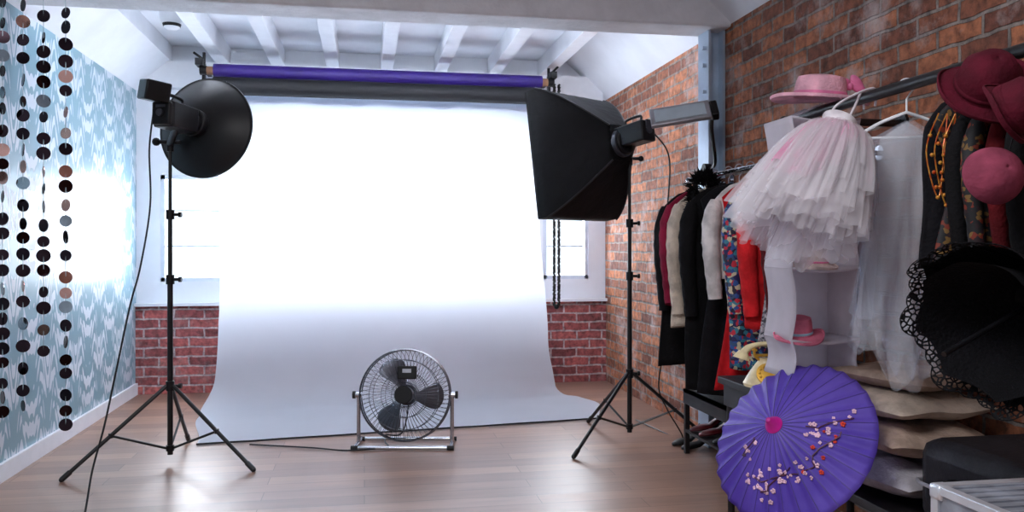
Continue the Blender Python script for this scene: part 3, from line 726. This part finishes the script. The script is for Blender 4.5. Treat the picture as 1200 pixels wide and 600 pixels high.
vray=Vector((pc.x,pc.y,0)).normalized(); sr=Vector((vray.y,-vray.x,0))
def loc(r_,u_):   # canopy-plane point whose offset from the hub runs r_ sideways and u_ upwards
    e1=Rp@Vector((1,0,0)); e2=Rp@Vector((0,1,0))
    a,b_,c,d=e1.dot(sr),e2.dot(sr),e1.z,e2.z; det=a*d-b_*c
    return ((r_*d-b_*u_)/det,(a*u_-r_*c)/det)
branch(loc(.08,.01),loc(.19,.08),14,1); branch(loc(.06,-.10),loc(.16,.03),14,2); branch(loc(-.12,-.15),loc(.04,-.11),24,1); branch(loc(-.08,-.18),loc(.02,-.10),14,1); branch(loc(-.13,-.10),loc(-.08,-.05),5,1)
cn=fin(b,'canopy',['parpurple','blossomw','blossomr','branch'],parent=PA,thick=.0012)
for k in range(nr):
    a=2*PI*(k+.0)/nr; b=B(); b.tube([can(.02+(rp-.022)*t/8,a,.0005) for t in range(9)],.0018,4)
    fin(b,'rib','bamboo',parent=PA)
b=B(); b.lathe([(0.001,.035),(.008,.033),(.014,.02),(.024,.008),(.03,-.004),(.028,-.01)],pc+pa*HP,pa,24); fin(b,'tip_knob','hotpink',parent=PA)
b=B(); b.cyl(pc+pa*(HP-.01),pc-pa*.32,.007,seg=12); b.lathe([(.016,-.06),(.024,-.03),(.02,0)],pc+pa*.05,pa,16); fin(b,'handle','bamboo',parent=PA)
# ================================================================ BLACK LACE PARASOL
MT['lace']=mat('black_cotton',(8,7,11),.85,bump=.6,bscale=120,spec=.15); MT['lacetrim']=mat('black_lace',(9,8,12),.8,spec=.2,lace=80,edge=.15)
la=P(1238,340,1.90); lax=(P(1108,414,1.74)-la).normalized()
Rl=lax.to_track_quat('Z','Y').to_matrix()
LP=empty('parasol',la,label='black lace parasol with scalloped edge lying on luggage',category='parasol')
b=B()
def lc(u,v):
    a=2*PI*u; sg=abs(math.sin(a*4)); t=v
    r=lerp(.01,.188,t**.7)*(1-.05*sg*t)
    z=.245*t-.035*sg*t*t
    return la+Rl@Vector((r*math.cos(a),r*math.sin(a),z))
b.grid(lc,224,18,True); cn=fin(b,'canopy','lace',parent=LP)
for k in range(8):
    b=B(); b.tube([lc(k/8,t/8) for t in range(9)],.003,5)
    fin(b,'rib','blackmetal',parent=LP)
b=B()
def lf(u,v):
    p=lc(u,1.0); q=lc(u,.93); d=(p-q).normalized(); return p+d*v*(.034+.008*abs(math.sin(2*PI*u*16)))
b.grid(lf,512,4,True); 
fin(b,'lace_trim','lacetrim',parent=LP)
b=B(); b.tube([lf(k/256,1) for k in range(256)],.0014,4,closed=True); fin(b,'picot_edge','lace',parent=LP)
b=B(); b.grid(lambda u,v: lc(u,.05+.75*v)+Rl@Vector((0,0,.03+.05*v)),96,6,True); fin(b,'lining','lace',parent=LP)
b=B(); b.cyl(la-lax*.03,la+lax*.40,.006,seg=10); b.sph(la-lax*.03,.01); fin(b,'shaft','blackmetal',parent=LP)
# ================================================================ LOW BENCH, CUSHIONS, CASES
MT['darkwood']=mat('dark_stained_wood',(22,18,20),.5,var=.3)
bx0,bx1,by0,by1,bz=1.60,2.03,1.45,2.92,.33
BN=empty('low_bench',((bx0+bx1)/2,(by0+by1)/2,0),label='low dark bench along the brick wall carrying cushions and luggage',category='bench')
b=B(); b.box(((bx0+bx1)/2,(by0+by1)/2,bz-.015),(bx1-bx0,by1-by0,.03)); fin(b,'bench_top','darkwood',parent=BN,smooth=False,bevel=.003)
for x in (bx0+.025,bx1-.025):
    for y in (by0+.025,by1-.025):
        b=B(); b.box((x,y,(bz-.03)/2),(.035,.035,bz-.03)); fin(b,'leg','darkwood',parent=BN,smooth=False)
b=B(); b.box((bx0+.02,(by0+by1)/2,.08),(.02,by1-by0-.08,.03)); fin(b,'stretcher','darkwood',parent=BN,smooth=False)
def pillow(name,c,sx,sy,sz,rot,m,label,seed=0):
    rn=random.Random(seed); R_=Euler((0,0,rot)).to_matrix(); c=Vector(c); b=B()
    p1,p2=rn.uniform(0,6),rn.uniform(0,6)
    for s in (1,-1):
        def f(u,v,s=s):
            x=2*u-1;y=2*v-1; h=((1-abs(x)**3.2)*(1-abs(y)**3.2))
            h=max(0,h)**.5
            w=1+.05*math.sin(9*x+p1)*math.sin(7*y+p2)+.12*noise.noise(Vector((x*3.5,y*3.5,seed*4+s)))
            return c+R_@Vector((x*sx*(.9+.05*(1-abs(y)**2)),y*sy*(1-.05),s*sz*h*w+.004*math.sin(5*x+p2)))
        b.grid(f,34,34)
    return fin(b,name,m,base=c-Vector((0,0,sz)),label=label,category='cushion')
MT['cush1']=cm('cushion_cream',(190,174,158)); MT['cush2']=cm('cushion_sand',(170,148,132)); MT['cush3']=cm('cushion_grey',(164,160,164))
pillow('cushion',(1.80,2.56,.401),.21,.28,.062,.1,'cush3','grey-white cushion at the bottom of the stack',1)
pillow('cushion',(1.81,2.53,.527),.20,.26,.054,-.12,'cush2','sand coloured cushion in the middle of the stack',2)
pillow('cushion',(1.80,2.56,.632),.20,.26,.042,.05,'cush1','flat cream cushion on top of the stack',3)
pillow('blanket',(1.82,2.55,.712),.17,.21,.032,.2,'cush2','folded beige blanket on the cushion stack',4)
pillow('folded_cloth',(1.78,2.2,.056),.15,.25,.05,0,CL['red'],'folded red cloth under the bench',5)
# suitcase
MT['casegrey']=mat('dark_grey_vinyl',(24,24,29),.55,bump=.2,spec=.25); MT['alu']=mat('aluminium_edge',(222,226,234),.3,metal=.6,var=.06); MT['casepanel']=mat('silver_case_panel',(158,163,174),.42,metal=.35)
SC=empty('suitcase',(1.81,1.95,bz),label='dark grey suitcase with pale piping on the bench',category='suitcase')
b=B(); b.box((1.81,1.95,bz+.135),(.40,.52,.26)); fin(b,'case_body','casegrey',parent=SC,bevel=.05)
b=B(); z=bz+.13
b.tube([(1.605,1.72,z),(1.605,2.18,z),(1.62,2.215,z),(2.0,2.215,z),(2.015,2.18,z),(2.015,1.72,z),(2.0,1.685,z),(1.62,1.685,z)],.006,6,closed=True)
fin(b,'piping','steel',parent=SC)
b=B(); b.tube(sm([(1.61,1.86,bz+.17),(1.57,1.88,bz+.17),(1.57,2.02,bz+.17),(1.61,2.04,bz+.17)]),.008,8); fin(b,'handle','black',parent=SC)
# flight case
fx0,fx1,fy0,fy1,fz=1.28,1.57,1.15,1.70,.61
FCs=empty('flight_case',((fx0+fx1)/2,(fy0+fy1)/2,0),label='silver aluminium flight case with metal corners',category='flight case')
b=B(); b.box(((fx0+fx1)/2,(fy0+fy1)/2,fz/2),(fx1-fx0-.01,fy1-fy0-.01,fz-.01)); fin(b,'case_body','casepanel',parent=FCs,smooth=False)
b=B()
for k in range(1,16): b.box(((fx0+fx1)/2,fy0+(fy1-fy0)*k/16,fz-.004),(fx1-fx0-.04,.012,.006))
for k in range(1,16): b.box((fx0+.004,fy0+(fy1-fy0)*k/16,fz/2-.02),(.006,.012,fz-.1))
fin(b,'ribbing','casepanel',parent=FCs,smooth=False)
b=B(); t=.02
for z in (t/2,fz-t/2,fz-.14,fz-.165):
    for x in (fx0+t/2,fx1-t/2): b.box((x,(fy0+fy1)/2,z),(t+.004,fy1-fy0,t))
    for y in (fy0+t/2,fy1-t/2): b.box(((fx0+fx1)/2,y,z),(fx1-fx0,t+.004,t))
for x in (fx0+t/2,fx1-t/2):
    for y in (fy0+t/2,fy1-t/2): b.box((x,y,fz/2),(t+.003,t+.003,fz))
fin(b,'edge_frame','alu',parent=FCs,smooth=False,bevel=.002)
for x in (fx0+.015,fx1-.015):
    for y in (fy0+.015,fy1-.015):
        for z in (.02,fz-.016):
            b=B(); b.box((x,y,z),(.04,.04,.036)); fin(b,'corner_cap','alu',parent=FCs,bevel=.008)
for y in (1.5,1.3):
    b=B(); b.box((fx0-.004,y,fz-.155),(.012,.05,.07)); fin(b,'latch','chrome',parent=FCs,bevel=.002)
# ================================================================ TABLE + TELEPHONE
tx0,tx1,ty0,ty1,tz=1.49,1.93,2.97,3.34,.60
TB=empty('side_table',((tx0+tx1)/2,(ty0+ty1)/2,0),label='small black side table below the hanging clothes',category='table')
b=B(); b.box(((tx0+tx1)/2,(ty0+ty1)/2,tz-.015),(tx1-tx0,ty1-ty0,.03)); fin(b,'table_top','darkwood',parent=TB,bevel=.004,smooth=False)
b=B(); b.box(((tx0+tx1)/2,(ty0+ty1)/2,tz-.075),(tx1-tx0-.04,ty1-ty0-.04,.09)); fin(b,'apron','darkwood',parent=TB,smooth=False)
for x in (tx0+.05,tx1-.03):
    for y in (ty0+.03,ty1-.03):
        b=B(); b.cyl((x,y,0),(x,y,tz-.03),.014,.02); fin(b,'leg','darkwood',parent=TB)
MT['ivory']=mat('ivory_bakelite',(240,218,172),.3); MT['gold']=mat('brass',(230,180,74),.3,metal=.6)
tp=Vector((1.57,3.06,tz))
TL=empty('telephone',tp,label='vintage ivory telephone with brass dial on the side table',category='telephone')
b=B(); b.lathe([(.085,0),(.088,.012),(.08,.025),(.06,.06),(.042,.085),(.03,.10),(.03,.11),(.001,.112)],tp,(0,0,1),4*8)
fin(b,'phone_body','ivory',parent=TL)
b=B(); dax=Vector((-.35,-.8,.5)).normalized(); dc=tp+Vector((-.025,-.062,.055)); b.cyl(dc,dc+dax*.012,.042,seg=28)
for k in range(10):
    a=2*PI*k/12; Rr=dax.to_track_quat('Z','Y').to_matrix(); q=dc+dax*.013+Rr@Vector((.03*math.cos(a),.03*math.sin(a),0)); b.sph(q,.0055,seg=8)
fin(b,'rotary_dial','gold',parent=TL)
b=B()
for s in (-1,1): b.tube(sm([tp+Vector((s*.02,0,.10)),tp+Vector((s*.045,0,.12)),tp+Vector((s*.05,0,.145))]),.006,8); b.tube(sm([tp+Vector((s*.05,.015,.145)),tp+Vector((s*.05,-.015,.145))],4),.006,8)
b.tube([tp+Vector((-.05,0,.122)),tp+Vector((.05,0,.122))],.006,8)
fin(b,'cradle','gold',parent=TL)
b=B(); b.tube(sm([tp+Vector((-.10,0,.125)),tp+Vector((-.07,0,.155)),tp+Vector((0,0,.168)),tp+Vector((.07,0,.155)),tp+Vector((.10,0,.125))]),lambda t:.013+.004*math.cos(2*PI*t),12)
for s in (-1,1): b.cyl(tp+Vector((s*.105,0,.11)),tp+Vector((s*.095,0,.14)),.034,.018,seg=20)
fin(b,'handset','ivory',parent=TL)
# ================================================================ SHOE RACK + SHOES
sx0,sx1,sy0,sy1,sz=1.76,2.03,3.5,4.40,.36
SR=empty('shoe_rack',((sx0+sx1)/2,(sy0+sy1)/2,0),label='low black shoe rack below the hanging coats',category='shoe rack')
b=B(); b.box(((sx0+sx1)/2,(sy0+sy1)/2,sz-.01),(sx1-sx0,sy1-sy0,.02)); b.box((sx0+.01,(sy0+sy1)/2,sz-.04),(.02,sy1-sy0,.08)); fin(b,'rack_top','darkwood',parent=SR,smooth=False)
b=B(); b.box(((sx0+sx1)/2,(sy0+sy1)/2,.13),(sx1-sx0,sy1-sy0-.04,.014)); fin(b,'shelf','darkwood',parent=SR,smooth=False)
for x in (sx0+.015,sx1-.015):
    for y in (sy0+.015,sy1-.015):
        b=B(); b.box((x,y,sz/2-.01),(.025,.025,sz-.02)); fin(b,'leg','darkwood',parent=SR,smooth=False)
MT['patent']=mat('black_leather',(9,8,10),.5,spec=.25); MT['redshoe']=mat('red_leather',(90,12,20),.4)
def shoe(c,ang,m,label,heel=.07):
    c=Vector(c); R_=Euler((0,0,ang)).to_matrix()
    st=[(-.12,.022,.045,heel+.0),(-.105,.030,.065,heel),(-.07,.031,.055,heel*.92),(-.03,.028,.035,heel*.6),(.02,.034,.030,heel*.18),(.06,.040,.034,.006),(.10,.034,.026,.004),(.125,.016,.016,.004),(.13,.004,.008,.004)]
    b=B()
    def f(u,v):
        x,w,h,z0=st[round(v*(len(st)-1))]; a=2*PI*u
        return c+R_@Vector((x,w*math.cos(a),z0+(h/2)*(1+math.sin(a))))
    b.grid(f,18,len(st)-1,True)
    b.cyl(c+R_@Vector((-.112,0,0)),c+R_@Vector((-.105,0,heel+.01)),.006,.016,seg=10)
    o=fin(b,'shoe',m,base=c,label=label,category='shoe',group='shoes by the shoe rack')
    b=B()
    b.tube([c+R_@Vector((-.075,.03*math.cos(PI*k/10),heel*.9+.045+.03*math.sin(PI*k/10))) for k in range(11)],.003,5); fin(b,'ankle_strap',m,parent=o)
shoe((1.88,4.58,0),-2.9,'patent','black leather high-heeled shoe on the floor by the rack')
shoe((1.90,4.47,0),-3.0,'patent','black leather high-heeled shoe on the floor by the rack')
shoe((1.89,4.3,.137),PI,'redshoe','red leather high-heeled shoe on the rack shelf')
shoe((1.89,4.18,.137),PI,'redshoe','red leather high-heeled shoe on the rack shelf')
shoe((1.89,4.0,.137),PI,'patent','black leather high-heeled shoe on the rack shelf')
shoe((1.89,3.88,.137),PI,'patent','black leather high-heeled shoe on the rack shelf')
shoe((1.89,3.75,.36),PI,'patent','black leather high-heeled shoe on top of the rack')
shoe((1.89,3.63,.36),PI,'patent','black leather high-heeled shoe on top of the rack')
# ================================================================ LIGHT
w=bpy.data.worlds.new('world'); sc.world=w; w.use_nodes=True
bg=w.node_tree.nodes['Background']; bg.inputs[0].default_value=(.80,.90,1,1); bg.inputs[1].default_value=1.6
def area(name,loc_,rot,sx,sy,e,col,spread=180):
    l=bpy.data.lights.new(name,'AREA'); l.shape='RECTANGLE'; l.size=sx; l.size_y=sy; l.energy=e; l.color=col; l.spread=math.radians(spread)
    o=bpy.data.objects.new(name,l); o.location=loc_; o.rotation_euler=rot; sc.collection.objects.link(o); return o
R90=math.radians(90)
cool=(.86,.92,1.0)
for i,(wn,e) in enumerate(zip(wins,(32,52,24))):
    area('daylight',((wn[0]+wn[1])/2,YB+.22,(wn[2]+wn[3])/2),(-R90,0,0),wn[1]-wn[0]+.02,wn[3]-wn[2]+.02,e,cool,110 if i==1 else 180)
area('back_bay_fill',(.15,4.70,2.52),(R90*1.22,0,PI),2.8,.16,66,(.88,.93,1))  # added fill lamp, out of sight behind the beam, brightens the back bay
area('overhead_fill',(-.3,1.2,2.70),(0,0,0),1.5,1.2,72,(.96,.96,1))  # added soft fill near the camera, no actual fixture overhead
# ================================================================ CAMERA
cd=bpy.data.cameras.new('camera'); cam=bpy.data.objects.new('camera',cd); sc.collection.objects.link(cam)
cam.location=(0,0,H); cam.rotation_euler=(R90,0,-TH); cd.sensor_width=36; cd.lens=36*F/1200; cd.shift_y=-10/1200.0; cd.clip_start=.05
sc.camera=cam
sc.view_settings.view_transform='Standard'
